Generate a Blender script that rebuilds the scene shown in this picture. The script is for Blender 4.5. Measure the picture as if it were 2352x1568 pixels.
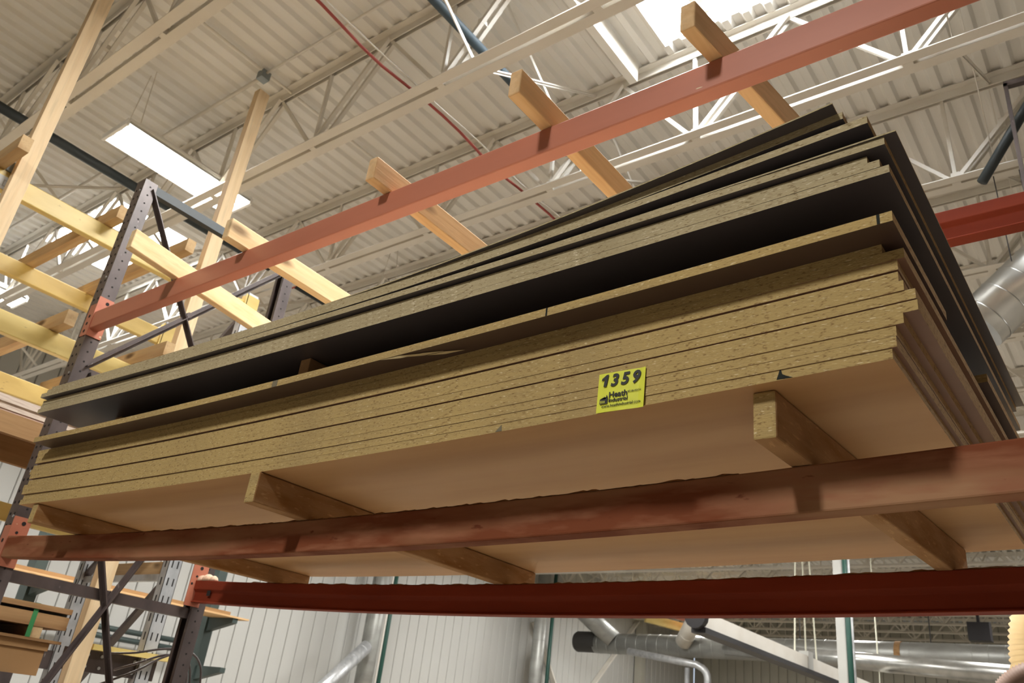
import bpy, math, random
from mathutils import Vector, Matrix
random.seed(7)
for o in list(bpy.data.objects): bpy.data.objects.remove(o)
sc = bpy.context.scene
col = sc.collection

# ---------------------------------------------------------------- camera
RC = ((0.79382194, 0.59695812, 0.1161367),
      (-0.1811587, 0.41441319, -0.89187624),
      (-0.58054134, 0.68695176, 0.43711444))
cd = bpy.data.cameras.new('camera')
cd.sensor_width = 22.3
cd.lens = 1877.814 / 2352 * 22.3
cd.clip_start = 0.05; cd.clip_end = 200
cd.dof.use_dof = True; cd.dof.focus_distance = 1.75; cd.dof.aperture_fstop = 5.6
cam = bpy.data.objects.new('camera', cd); col.objects.link(cam)
m3 = Matrix(((RC[0][0], -RC[1][0], -RC[2][0]), (RC[0][1], -RC[1][1], -RC[2][1]), (RC[0][2], -RC[1][2], -RC[2][2])))
cam.matrix_world = Matrix.Translation((0, 0, 1.6)) @ m3.to_4x4()
sc.camera = cam

# ---------------------------------------------------------------- world, exposure
w = bpy.data.worlds.new('daylight'); sc.world = w
w.use_nodes = True
w.node_tree.nodes['Background'].inputs[0].default_value = (0.75, 0.85, 1.0, 1)
w.node_tree.nodes['Background'].inputs[1].default_value = 1.0
sc.view_settings.view_transform = 'Standard'
sc.view_settings.look = 'None'
sc.view_settings.exposure = -0.44
sc.view_settings.gamma = 1.0
sc.view_settings.use_curve_mapping = False
sc.cycles.max_bounces = 6
sc.cycles.diffuse_bounces = 5
sc.cycles.glossy_bounces = 2
sc.cycles.use_adaptive_sampling = True
sc.cycles.adaptive_threshold = 0.08
sc.cycles.caustics_reflective = False
sc.cycles.caustics_refractive = False
LAMP_W = 260.0        # each high bay fixture
KEY = 2.1             # aisle fixture boosted above the others to strengthen the overhang shadows
SKY_E = 90.0          # daylight on the skylight lenses

# ---------------------------------------------------------------- materials
def mat(name, base, rough=0.6, metal=0.0, layers=(), bump=None, spec=0.5, coat=0.0):
    m = bpy.data.materials.new(name); m.use_nodes = True
    nt = m.node_tree; N = nt.nodes; L = nt.links
    b = N['Principled BSDF']
    b.inputs['Roughness'].default_value = rough
    b.inputs['Metallic'].default_value = metal
    b.inputs['Specular IOR Level'].default_value = spec
    b.inputs['Base Color'].default_value = (*base, 1)
    tc = None; cur = None
    def tex(kind, scale, detail=4.0):
        nonlocal tc
        if tc is None: tc = N.new('ShaderNodeTexCoord')
        mp = N.new('ShaderNodeMapping'); mp.inputs['Scale'].default_value = scale
        L.new(tc.outputs['Object'], mp.inputs[0])
        if kind == 'noise':
            t = N.new('ShaderNodeTexNoise'); t.inputs['Scale'].default_value = 1.0; t.inputs['Detail'].default_value = detail
            L.new(mp.outputs[0], t.inputs['Vector']); return t.outputs[0]
        if kind == 'vor':
            t = N.new('ShaderNodeTexVoronoi'); t.inputs['Scale'].default_value = 1.0
            L.new(mp.outputs[0], t.inputs['Vector']); return t.outputs['Distance']
        if kind == 'wave':
            t = N.new('ShaderNodeTexWave'); t.inputs['Scale'].default_value = 1.0
            t.inputs['Distortion'].default_value = 6.0; t.inputs['Detail'].default_value = 3.0
            t.inputs['Detail Scale'].default_value = 0.6
            L.new(mp.outputs[0], t.inputs['Vector']); return t.outputs['Fac']
    for ly in layers:
        kind, scale, c2, lo, hi = ly[:5]
        out = tex(kind, scale, ly[5] if len(ly) > 5 else 4.0)
        mr = N.new('ShaderNodeMapRange'); mr.inputs[1].default_value = lo; mr.inputs[2].default_value = hi
        L.new(out, mr.inputs[0])
        mx = N.new('ShaderNodeMix'); mx.data_type = 'RGBA'
        L.new(mr.outputs[0], mx.inputs[0])
        if cur is None: mx.inputs[6].default_value = (*base, 1)
        else: L.new(cur, mx.inputs[6])
        mx.inputs[7].default_value = (*c2, 1)
        cur = mx.outputs[2]
    if cur is not None: L.new(cur, b.inputs['Base Color'])
    if bump:
        kind, scale, strength, dist = bump
        out = tex(kind, scale)
        bp = N.new('ShaderNodeBump'); bp.inputs['Strength'].default_value = strength; bp.inputs['Distance'].default_value = dist
        L.new(out, bp.inputs['Height']); L.new(bp.outputs[0], b.inputs['Normal'])
    return m

def emit(name, colr, strength):
    m = bpy.data.materials.new(name); m.use_nodes = True
    nt = m.node_tree; nt.nodes.clear()
    e = nt.nodes.new('ShaderNodeEmission'); e.inputs[0].default_value = (*colr, 1); e.inputs[1].default_value = strength
    o = nt.nodes.new('ShaderNodeOutputMaterial'); nt.links.new(e.outputs[0], o.inputs[0])
    return m

def wood(name, base, dark, axis, knots=True):
    s = [22.0, 22.0, 22.0]; s[axis] = 1.6
    k = [7.0, 7.0, 7.0]; k[axis] = 2.6
    g = [60.0, 60.0, 60.0]; g[axis] = 4.0
    ly = [('noise', s, dark, 0.42, 0.78), ('noise', g, tuple(c * 0.8 for c in base), 0.5, 0.8)]
    if knots: ly.append(('vor', k, tuple(c * 0.4 for c in dark), 0.19, 0.07))
    return mat(name, base, 0.75, 0, ly, bump=('noise', g, 0.25, 0.004), spec=0.25)

MT = {}
EDGE = (0.44, 0.315, 0.128)
MT['edge'] = mat('particleboard_edge', EDGE, 0.9, 0, [
    ('noise', (3, 3, 25), (0.36, 0.26, 0.115), 0.45, 0.7),
    ('noise', (90, 90, 260), (0.24, 0.15, 0.06), 0.58, 0.72, 2.0),
    ('noise', (70, 120, 330), (0.66, 0.54, 0.32), 0.63, 0.72, 2.0),
    ('vor', (60, 60, 190), (0.17, 0.10, 0.04), 0.16, 0.02)], bump=('noise', (120, 120, 320), 0.5, 0.003), spec=0.15)
MT['edge_grey'] = mat('greyish_particleboard_edge', (0.42, 0.345, 0.205), 0.9, 0, [
    ('noise', (3, 3, 25), (0.34, 0.275, 0.155), 0.45, 0.7),
    ('noise', (90, 90, 260), (0.22, 0.16, 0.08), 0.58, 0.72, 2.0),
    ('noise', (70, 120, 330), (0.62, 0.54, 0.38), 0.63, 0.72, 2.0)], bump=('noise', (120, 120, 320), 0.5, 0.003), spec=0.15)
MT['edge2'] = mat('particleboard_end', (0.50, 0.33, 0.16), 0.9, 0, [
    ('noise', (120, 60, 300), (0.26, 0.16, 0.07), 0.5, 0.72, 2.0),
    ('noise', (200, 60, 330), (0.56, 0.40, 0.22), 0.62, 0.74, 2.0)], bump=('noise', (120, 120, 320), 0.5, 0.003), spec=0.15)
MT['veneer'] = mat('pale_veneer', (0.54, 0.315, 0.135), 0.55, 0, [
    ('noise', (1.2, 14, 1), (0.49, 0.275, 0.115), 0.4, 0.7),
    ('noise', (0.8, 3, 1), (0.60, 0.37, 0.18), 0.45, 0.7),
    ('vor', (2.2, 6.5, 1), (0.20, 0.09, 0.04), 0.055, 0.015)], spec=0.3)
MT['dark_lam'] = mat('dark_laminate', (0.078, 0.068, 0.068), 0.36, 0, [('noise', (2, 6, 2), (0.088, 0.076, 0.075), 0.4, 0.7)], spec=0.5)
MT['sheet_face'] = mat('brown_sheet_face', (0.24, 0.135, 0.085), 0.5, 0, [('noise', (2, 6, 2), (0.29, 0.165, 0.105), 0.4, 0.7)])
MT['brown_lam'] = mat('brown_laminate', (0.075, 0.045, 0.033), 0.42, 0, [('noise', (2, 6, 2), (0.095, 0.058, 0.042), 0.4, 0.7)])
MT['wood_y'] = wood('lumber_y', (0.66, 0.44, 0.23), (0.50, 0.29, 0.125), 1)
MT['wood_pale_y'] = wood('lumber_pale_y', (0.78, 0.58, 0.33), (0.62, 0.40, 0.19), 1)
MT['wood_x'] = wood('lumber_x', (0.52, 0.36, 0.19), (0.38, 0.23, 0.105), 0)
MT['wood_z'] = wood('lumber_z', (0.76, 0.58, 0.36), (0.64, 0.45, 0.25), 2, False)
MT['wood_brown'] = wood('lumber_brown', (0.34, 0.20, 0.09), (0.23, 0.12, 0.05), 1, False)
MT['osb_y'] = mat('support_lumber', (0.42, 0.245, 0.115), 0.85, 0, [
    ('noise', (16, 5, 22), (0.31, 0.15, 0.05), 0.45, 0.72),
    ('noise', (90, 25, 90), (0.62, 0.38, 0.18), 0.6, 0.78)], bump=('noise', (60, 20, 60), 0.5, 0.004), spec=0.2)
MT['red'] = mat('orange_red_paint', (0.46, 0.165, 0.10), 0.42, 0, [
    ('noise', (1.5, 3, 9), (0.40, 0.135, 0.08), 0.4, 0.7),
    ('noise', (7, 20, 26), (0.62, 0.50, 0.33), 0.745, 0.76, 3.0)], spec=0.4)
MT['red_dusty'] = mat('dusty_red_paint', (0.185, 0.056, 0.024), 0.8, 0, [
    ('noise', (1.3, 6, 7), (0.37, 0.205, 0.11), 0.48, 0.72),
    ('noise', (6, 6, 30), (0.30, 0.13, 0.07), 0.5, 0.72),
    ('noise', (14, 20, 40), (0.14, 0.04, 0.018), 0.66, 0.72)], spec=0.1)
MT['red_shaded'] = mat('shaded_red_paint', (0.235, 0.040, 0.018), 0.65, 0, [('noise', (2, 4, 12), (0.19, 0.030, 0.013), 0.4, 0.7)], spec=0.12)  # beam red darkened to put the rear beams' shade into the paint
MT['frame'] = mat('dark_bronze_paint', (0.095, 0.073, 0.068), 0.42, 0.2, [('noise', (9, 9, 5), (0.058, 0.045, 0.043), 0.4, 0.7), ('noise', (40, 40, 14), (0.30, 0.26, 0.24), 0.7, 0.78)])
MT['black'] = mat('black_steel', (0.022, 0.020, 0.022), 0.45, 0.2)
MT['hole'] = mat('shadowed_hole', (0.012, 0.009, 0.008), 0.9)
MT['galv'] = mat('galvanised', (0.55, 0.56, 0.57), 0.42, 0.55, [('noise', (12, 12, 8), (0.40, 0.41, 0.42), 0.4, 0.65)])
MT['duct'] = mat('spiral_duct_steel', (0.46, 0.46, 0.44), 0.30, 0.9, [('noise', (6, 6, 6), (0.36, 0.36, 0.34), 0.4, 0.7)])
MT['dullduct'] = mat('dull_duct_steel', (0.36, 0.365, 0.345), 0.42, 0.4, [('noise', (2, 2, 5), (0.27, 0.27, 0.25), 0.4, 0.7)])
MT['darkduct'] = mat('dark_duct_end', (0.035, 0.033, 0.03), 0.6)
MT['yellow'] = mat('yellow_paint', (0.68, 0.52, 0.18), 0.45, 0, [('noise', (5, 2, 8), (0.56, 0.40, 0.11), 0.42, 0.72), ('noise', (30, 14, 40), (0.40, 0.27, 0.09), 0.68, 0.74)])
MT['white_steel'] = mat('white_painted_steel', (0.74, 0.71, 0.65), 0.55, 0, [('noise', (2, 3, 3), (0.68, 0.64, 0.57), 0.4, 0.7)])
MT['deck'] = mat('white_roof_deck', (0.80, 0.785, 0.75), 0.6, 0, [('noise', (0.6, 0.5, 1), (0.73, 0.71, 0.665), 0.42, 0.7), ('noise', (5, 1.2, 2), (0.76, 0.735, 0.68), 0.5, 0.75)])
MT['wall'] = mat('white_wall_panel', (0.50, 0.50, 0.475), 0.5, 0, [('noise', (1, 0.8, 0.4), (0.49, 0.485, 0.455), 0.42, 0.72), ('noise', (1, 0.25, 0.12), (0.48, 0.40, 0.29), 0.66, 0.8)])
MT['wall2'] = mat('far_wall_panel', (0.44, 0.43, 0.37), 0.55, 0, [('noise', (0.8, 1, 0.4), (0.37, 0.36, 0.30), 0.42, 0.72)])
MT['wall_dim'] = mat('grey_block_wall', (0.26, 0.25, 0.23), 0.7)
MT['seam'] = mat('panel_joint', (0.34, 0.33, 0.29), 0.7)
MT['floor'] = mat('concrete_floor', (0.34, 0.285, 0.215), 0.55, 0, [('noise', (0.7, 0.7, 1), (0.22, 0.20, 0.175), 0.4, 0.7), ('noise', (9, 9, 1), (0.26, 0.24, 0.21), 0.5, 0.8)])
MT['teal'] = mat('teal_pipe', (0.038, 0.062, 0.082), 0.6)
MT['darkpipe'] = mat('dark_pipe', (0.018, 0.025, 0.027), 0.55)
MT['green'] = mat('dark_green_pipe', (0.015, 0.07, 0.052), 0.45)
MT['darkgreen'] = mat('dark_green_steel', (0.05, 0.07, 0.065), 0.45, 0.2)
MT['redcable'] = mat('red_cable', (0.33, 0.06, 0.05), 0.6)
MT['whitecable'] = mat('white_cable', (0.72, 0.69, 0.62), 0.6)
MT['graybox'] = mat('grey_box', (0.20, 0.23, 0.24), 0.5)
MT['yellowtag'] = mat('sticker_yellow', (0.72, 0.74, 0.055), 0.5, 0, [('noise', (40, 40, 40), (0.66, 0.68, 0.05), 0.4, 0.7)])
MT['ink'] = mat('black_ink', (0.016, 0.016, 0.014), 0.6)
MT['pencil'] = mat('marker_ink', (0.03, 0.032, 0.028), 1.0, spec=0.0)
MT['smudge'] = mat('grey_smear', (0.16, 0.135, 0.085), 0.8)
MT['chip'] = mat('splintered_chip', (0.62, 0.50, 0.27), 0.9)
MT['sawdust'] = mat('sawdust', (0.30, 0.17, 0.085), 1.0, 0, [('noise', (60, 60, 60), (0.20, 0.10, 0.05), 0.4, 0.7)], spec=0.05)
MT['sawdust_pale'] = mat('pale_sawdust', (0.72, 0.52, 0.38), 1.0, 0, [('noise', (60, 60, 60), (0.60, 0.40, 0.27), 0.4, 0.7)], spec=0.05)
MT['melamine'] = mat('white_board_edge', (0.62, 0.52, 0.43), 0.7, 0, [('noise', (40, 9, 120), (0.45, 0.34, 0.27), 0.5, 0.7)])
MT['pale_top'] = mat('pale_board_top', (0.44, 0.36, 0.26), 0.6)
MT['pinkface'] = mat('pink_board_face', (0.50, 0.36, 0.29), 0.6)
MT['greenstrap'] = mat('green_strap', (0.03, 0.20, 0.06), 0.5)
MT['card'] = mat('brown_cardboard', (0.36, 0.205, 0.085), 0.85, 0, [('noise', (3, 3, 3), (0.30, 0.165, 0.065), 0.4, 0.7)])
MT['tanhose'] = mat('tan_hose', (0.58, 0.41, 0.185), 0.55)
MT['brownhose'] = mat('brown_hose', (0.23, 0.145, 0.105), 0.55)
MT['rope'] = mat('rope', (0.72, 0.71, 0.58), 0.9)
MT['housing'] = mat('lamp_housing', (0.80, 0.80, 0.78), 0.4)
MT['tube'] = emit('fluorescent_tube', (1.0, 0.98, 0.90), 30.0)
MT['tube'].cycles.emission_sampling = 'NONE'      # the fixture's area lamp does the lighting
MT['sky'] = emit('skylight_lens', (0.93, 0.97, 1.0), SKY_E)

# ---------------------------------------------------------------- mesh helpers
class MB:
    def __init__(s): s.v = []; s.f = []; s.m = []
    def add(s, vs, fs, mi=0):
        n = len(s.v); s.v += [tuple(p) for p in vs]
        for i, f in enumerate(fs):
            s.f.append(tuple(n + k for k in f)); s.m.append(mi[i] if isinstance(mi, (list, tuple)) else mi)
        return s
    def box(s, a, b, mi=0):
        (x0, y0, z0), (x1, y1, z1) = a, b
        vs = [(x0,y0,z0),(x1,y0,z0),(x1,y1,z0),(x0,y1,z0),(x0,y0,z1),(x1,y0,z1),(x1,y1,z1),(x0,y1,z1)]
        return s.add(vs, [(0,3,2,1),(4,5,6,7),(0,1,5,4),(1,2,6,5),(2,3,7,6),(3,0,4,7)], mi)
    def bar(s, p, q, wd, ht, up=(0,0,1), mi=0):
        p = Vector(p); q = Vector(q); d = (q - p).normalized(); u = Vector(up)
        if abs(d.dot(u)) > 0.98: u = Vector((1,0,0))
        sd = d.cross(u).normalized(); u = sd.cross(d).normalized()
        vs = []
        for c in (p, q):
            for (i, j) in ((-1,-1),(1,-1),(1,1),(-1,1)): vs.append(c + sd*wd/2*i + u*ht/2*j)
        return s.add(vs, [(0,1,2,3)[::-1],(4,5,6,7),(0,1,5,4),(1,2,6,5),(2,3,7,6),(3,0,4,7)], mi)
    def tube(s, pts, r, n=12, mi=0, cap=True):
        pts = [Vector(p) for p in pts]; rs = r if isinstance(r, (list, tuple)) else [r]*len(pts)
        rings = []; prev = None
        for i, p in enumerate(pts):
            t = (pts[min(i+1, len(pts)-1)] - pts[max(i-1, 0)]).normalized()
            if prev is None:
                a = Vector((0,0,1)) if abs(t.z) < 0.9 else Vector((1,0,0)); a = t.cross(a).normalized()
            else:
                a = (prev - t*prev.dot(t)).normalized()
            prev = a; b = t.cross(a)
            rings.append([p + (a*math.cos(2*math.pi*k/n) + b*math.sin(2*math.pi*k/n))*rs[i] for k in range(n)])
        vs = [v for rg in rings for v in rg]; fs = []
        for i in range(len(pts)-1):
            for k in range(n): fs.append((i*n+k, i*n+(k+1)%n, (i+1)*n+(k+1)%n, (i+1)*n+k))
        if cap: fs.append(tuple(range(n))[::-1]); fs.append(tuple((len(pts)-1)*n+k for k in range(n)))
        return s.add(vs, fs, mi)
    def prism(s, prof, path, mi=0):
        # prof: list of (y, z) offsets, path: list of (x, y0, z0)
        n = len(prof); vs = []; fs = []
        for (x, y0, z0) in path: vs += [(x, y0 + a, z0 + b) for a, b in prof]
        for i in range(len(path)-1):
            for k in range(n): fs.append((i*n+k, i*n+(k+1)%n, (i+1)*n+(k+1)%n, (i+1)*n+k))
        fs.append(tuple(range(n))[::-1]); fs.append(tuple((len(path)-1)*n+k for k in range(n)))
        return s.add(vs, fs, mi)
    def mesh(s, name, mats, smooth=False):
        me = bpy.data.meshes.new(name); me.from_pydata(s.v, [], s.f)
        for m in (mats if isinstance(mats, (list, tuple)) else [mats]): me.materials.append(MT[m] if isinstance(m, str) else m)
        me.polygons.foreach_set('material_index', s.m)
        me.polygons.foreach_set('use_smooth', [smooth]*len(s.f))
        me.update()
        import bmesh
        bm = bmesh.new(); bm.from_mesh(me); bmesh.ops.recalc_face_normals(bm, faces=bm.faces); bm.to_mesh(me); bm.free()
        return me
    def build(s, name, mats, parent=None, smooth=False, origin=None, bevel=0.0):
        if parent is not None: og = Vector(parent['_o']) if '_o' in parent else Vector((0,0,0))
        else: og = None
        if origin is None and parent is None:
            n = len(s.v); origin = (sum(v[0] for v in s.v)/n, sum(v[1] for v in s.v)/n, min(v[2] for v in s.v))
        off = Vector(origin) if origin is not None else og
        s.v = [tuple(Vector(v) - off) for v in s.v]
        me = s.mesh(name, mats, smooth)
        o = bpy.data.objects.new(name, me); col.objects.link(o)
        if parent is not None: o.parent = parent; o.location = off - og; ORI[o.name] = off
        else: o.location = off; ORI[o.name] = off
        if bevel:
            bv = o.modifiers.new('soft_edges', 'BEVEL'); bv.width = bevel; bv.segments = 2; bv.limit_method = 'ANGLE'
        return o
ORI = {}
class _P(dict): pass
def empty(name, loc):
    o = bpy.data.objects.new(name, None); col.objects.link(o); o.location = loc; o['_o'] = list(loc); o.empty_display_size = 0.1
    return o
def par(o):                       # remember the world origin of a mesh object so that parts can hang on it
    o['_o'] = list(ORI[o.name]); return o
def tag(o, label, cat, group=None, kind=None):
    o['label'] = label; o['category'] = cat
    if group: o['group'] = group
    if kind: o['kind'] = kind
    return o
def struct(o, label=None, cat=None):
    o['kind'] = 'structure'
    if label: o['label'] = label; o['category'] = cat
    return o
def inst(src, name, parent, loc):
    c = bpy.data.objects.new(name, src if isinstance(src, bpy.types.Mesh) else src.data); col.objects.link(c)
    c.parent = parent; c.location = loc
    return c
def copy_tree(o, loc=None, parent=None):
    c = o.copy(); col.objects.link(c)
    if parent is not None: c.parent = parent
    if loc is not None: c.location = loc
    for ch in list(o.children): copy_tree(ch, None, c)
    return c

# ================================================================ the hall
XL, XR, YF, YB, ZC = -14.0, 9.0, -12.0, 29.0, 6.48
struct(MB().box((XL-.2, YF-.2, -.2), (XR+.2, YB+.2, 0)).build('floor', 'floor'), 'grey concrete workshop floor', 'floor')
# roof deck: fluted sheets running along Y, with skylight openings
SKY = [(-2.29, -1.07, 2.97, 4.06), (-9.12, -8.45, 2.97, 3.98), (-10.27, -9.70, 2.97, 3.98)]
P = 0.158; DZ = 0.032
deck = MB()
nx = int((XR - XL) / P) + 1
prof = []
for i in range(nx):
    x = XL + i*P
    prof += [(x, 0), (x+.048, 0), (x+.072, DZ), (x+.134, DZ)]
prof.append((XL + nx*P, 0))
def strip(ya, yb, skip=None):
    n0 = len(deck.v); vs = []
    for (x, dz) in prof: vs += [(x, ya, ZC+dz), (x, yb, ZC+dz)]
    fs = []
    for i in range(len(prof)-1):
        xm = (prof[i][0] + prof[i+1][0])/2
        if skip and any(a < xm < b for a, b in skip): continue
        fs.append((2*i, 2*i+1, 2*i+3, 2*i+2))
    deck.add(vs, fs)
ycuts = sorted({YF, YB} | {s[2] for s in SKY} | {s[3] for s in SKY})
for ya, yb in zip(ycuts[:-1], ycuts[1:]):
    sk = [(s[0], s[1]) for s in SKY if s[2] <= ya + 1e-6 and s[3] >= yb - 1e-6]
    strip(ya, yb, sk)
ceiling = deck.build('ceiling', 'deck', origin=(0, 0, ZC))
struct(ceiling, 'white fluted steel roof deck', 'ceiling')
sol = ceiling.modifiers.new('sheet_thickness', 'SOLIDIFY'); sol.thickness = 0.002; sol.offset = 1
for i, (a, b, c, d) in enumerate(SKY):
    sk = empty('window_%d' % (i+1), ((a+b)/2, (c+d)/2, ZC))
    struct(sk, ['blown-out white skylight above the right end of the red beam', 'right-hand small skylight beyond the dark upright at far left', 'left-hand small skylight beyond the dark upright at far left'][i], 'skylight')
    # curb: four upstands
    for (p, q) in (((a-.03, c-.03, ZC), (a, d+.03, ZC+.22)), ((b, c-.03, ZC), (b+.03, d+.03, ZC+.22)), ((a, c-.03, ZC+.042), (b, c, ZC+.22)), ((a, d, ZC+.042), (b, d+.03, ZC+.22))):
        MB().box(p, q).build('skylight_curb', 'white_steel', sk)
    lens = MB().box((a-.02, c-.02, ZC+.22), (b+.02, d+.02, ZC+.235)).build('skylight_lens', 'sky', sk)
    if i == 0:
        MB().box((-2.02, c, ZC+.17), (-1.93, d, ZC+.215)).build('glazing_bar', 'white_steel', sk)
# walls of ribbed panels
def panel_mesh(wd, ht):
    m = MB()
    # pan with raised rib at one side, in the YZ plane facing +X
    pr = [(.006, -.012), (.014, 0), (wd*.25, .002), (wd*.5, .003), (wd*.75, .002), (wd-.014, 0), (wd-.006, -.012), (wd-.006, -.02), (.006, -.02)]
    vs = []
    for z in (0, ht): vs += [(x, y, z) for (y, x) in pr]
    n = len(pr); fs = [(k, (k+1) % n, n+(k+1) % n, n+k) for k in range(n)] + [tuple(range(n))[::-1], tuple(range(n, 2*n))]
    return m.add(vs, fs).mesh('wall_panel', 'wall')
wl = struct(MB().box((XL-.15, YF, 0), (XL-.03, YB, ZC+.2)).build('wall_left', 'seam'), 'white ribbed metal wall', 'wall'); par(wl)
PM = panel_mesh(0.305, ZC)
k = 0
y = YF
while y < YB - .2:
    c = bpy.data.objects.new('wall_panel', PM); col.objects.link(c); c.parent = wl
    c.location = Vector((XL, y, 0)) - Vector(wl['_o']); y += 0.305
wb = struct(MB().box((XL, YB+.03, 0), (XR, YB+.15, ZC+.2)).build('wall_back', 'seam'), 'pale far wall behind the ducts', 'wall'); par(wb)
PM2 = PM.copy(); PM2.materials.clear(); PM2.materials.append(MT['wall2'])
x = XL + .03
while x < XR - .3:
    c = bpy.data.objects.new('wall_panel', PM2); col.objects.link(c); c.parent = wb
    c.location = Vector((x + .305, YB, 0)) - Vector(wb['_o']); c.rotation_euler = (0, 0, -math.pi/2); c.rotation_euler.z = math.pi/2*3
    x += 0.305
struct(MB().box((XR, YF, 0), (XR+.15, YB, ZC+.2)).build('wall_right', 'wall_dim'), 'white side wall', 'wall')
struct(MB().box((XL, YF-.15, 0), (XR, YF, ZC+.2)).build('wall_front', 'wall_dim'), 'white wall behind the camera', 'wall')

# ---------------------------------------------------------------- open web roof joists (along X)
JY0, JS = 1.54, 1.342
ZB = 5.62                                  # underside of bottom chord
NODES = [-13.0, -11.7, -10.4, -9.0, -7.5, -6.1, -4.75, -3.38, -2.1, -0.68, 0.7, 2.1, 3.5, 4.9]
def chord(m, y, z, leg, up, gap):
    t = .008; s = 1 if up else -1
    for sg in (-1, 1):
        ya = y + sg*gap/2; yb = y + sg*(gap/2 + leg)
        m.box((XL+.1, min(ya, yb), z), (XR-.1, max(ya, yb), z + s*t) if s > 0 else (XR-.1, max(ya, yb), z))
        if s < 0: pass
        m.box((XL+.1, min(ya, ya+sg*t), z if s > 0 else z-leg), (XR-.1, max(ya, ya+sg*t), z+leg if s > 0 else z))
def make_joist(detail):
    r = empty('roof_joist', (0, 0, ZB))
    m = MB()
    for sg in (-1, 1):
        y0, y1 = sorted((sg*.014, sg*.07))
        m.box((XL+.1, y0, ZC-.008), (XR-.1, y1, ZC)); y0, y1 = sorted((sg*.014, sg*.022))
        m.box((XL+.1, y0, ZC-.078), (XR-.1, y1, ZC-.008))
    m.build('top_chord', 'white_steel', r)
    for sg in (-1, 1):
        m = MB(); y0, y1 = sorted((sg*.013, sg*.088))
        m.box((XL+.1, y0, ZB), (XR-.1, y1, ZB+.007)); y0, y1 = sorted((sg*.014, sg*.021))
        m.box((XL+.1, y0, ZB+.007), (XR-.1, y1, ZB+.055))
        m.build('bottom_chord_angle', 'white_steel', r)
    allw = MB()
    for i, xn in enumerate(NODES):
        xl = (NODES[i-1] + xn)/2 if i else xn-.65
        xr = (NODES[i+1] + xn)/2 if i < len(NODES)-1 else xn+.65
        zt, zb_ = ZC-.06, ZB+.03
        ws = []
        w1 = MB().bar((xn-.03, 0, zb_), (xl, 0, zt), .028, .028); ws.append(w1)
        w2 = MB(); w2.bar((xn+.03, -.03, zb_), (xr, -.03, zt), .03, .03); w2.bar((xn+.03, .03, zb_), (xr, .03, zt), .03, .03)
        if i % 2 == 1: w2.box(((xn+xr)/2-.02, -.045, (zb_+zt)/2-.02), ((xn+xr)/2+.02, .045, (zb_+zt)/2+.02))
        ws.append(w2)
        ws.append(MB().bar((xn, 0, zb_), (xn-.02, 0, zt), .026, .026))
        ws.append(MB().box((xn-.03, -.014, ZB-.002), (xn+.03, .014, ZB+.09)))
        for j, ww in enumerate(ws):
            if detail: ww.build('web_bar' if j < 3 else 'gusset', 'white_steel', r)
            else: allw.add(ww.v, ww.f)
    if not detail: allw.build('web_bars', 'white_steel', r)['kind'] = 'stuff'
    br = MB()
    for bx in (-12.4, -8.2, -3.05, -0.42, 2.6):
        b1 = MB().bar((bx, .02, ZB+.02), (bx+.05, JS-.02, ZC-.05), .032, .006, up=(1,0,0)).bar((bx, .02, ZB+.02), (bx+.05, JS-.02, ZC-.05), .006, .032, up=(1,0,0))
        b2 = MB().bar((bx+.04, .02, ZC-.05), (bx, JS-.02, ZB+.02), .032, .006, up=(1,0,0))
        if detail: b1.build('bridging_bar', 'white_steel', r); b2.build('bridging_bar', 'white_steel', r)
        else: br.add(b1.v, b1.f); br.add(b2.v, b2.f)
    if not detail: br.build('bridging_bars', 'white_steel', r)['kind'] = 'stuff'
    return r
ORD = ['first', 'second', 'third', 'fourth', 'fifth', 'sixth', 'seventh', 'eighth', 'ninth', 'tenth', 'eleventh', 'twelfth', 'thirteenth', 'fourteenth', 'fifteenth', 'sixteenth', 'seventeenth', 'eighteenth', 'nineteenth', 'twentieth', 'twenty-first', 'twenty-second', 'twenty-third', 'twenty-fourth', 'twenty-fifth', 'twenty-sixth', 'twenty-seventh', 'twenty-eighth']
jd = make_joist(True); jf = make_joist(False)
ud = uf = False; n = 0
for k in range(-5, 21):
    yk = JY0 + JS*k
    if yk > YB - .3: break
    near = 0 <= k <= 5
    src = jd if near else jf
    if near: o = copy_tree(src, (0, yk, ZB)) if ud else src; ud = True
    else: o = copy_tree(src, (0, yk, ZB)) if uf else src; uf = True
    o.location = (0, yk, ZB)
    if k >= 0: lb = 'white open-web steel roof joist, %s one counting back from above the front red beams' % ORD[k]
    else: lb = 'white open-web steel roof joist behind the camera, %s one in front of the rack' % ORD[-k-1]
    tag(o, lb, 'roof joist', 'open-web roof joists')

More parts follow.
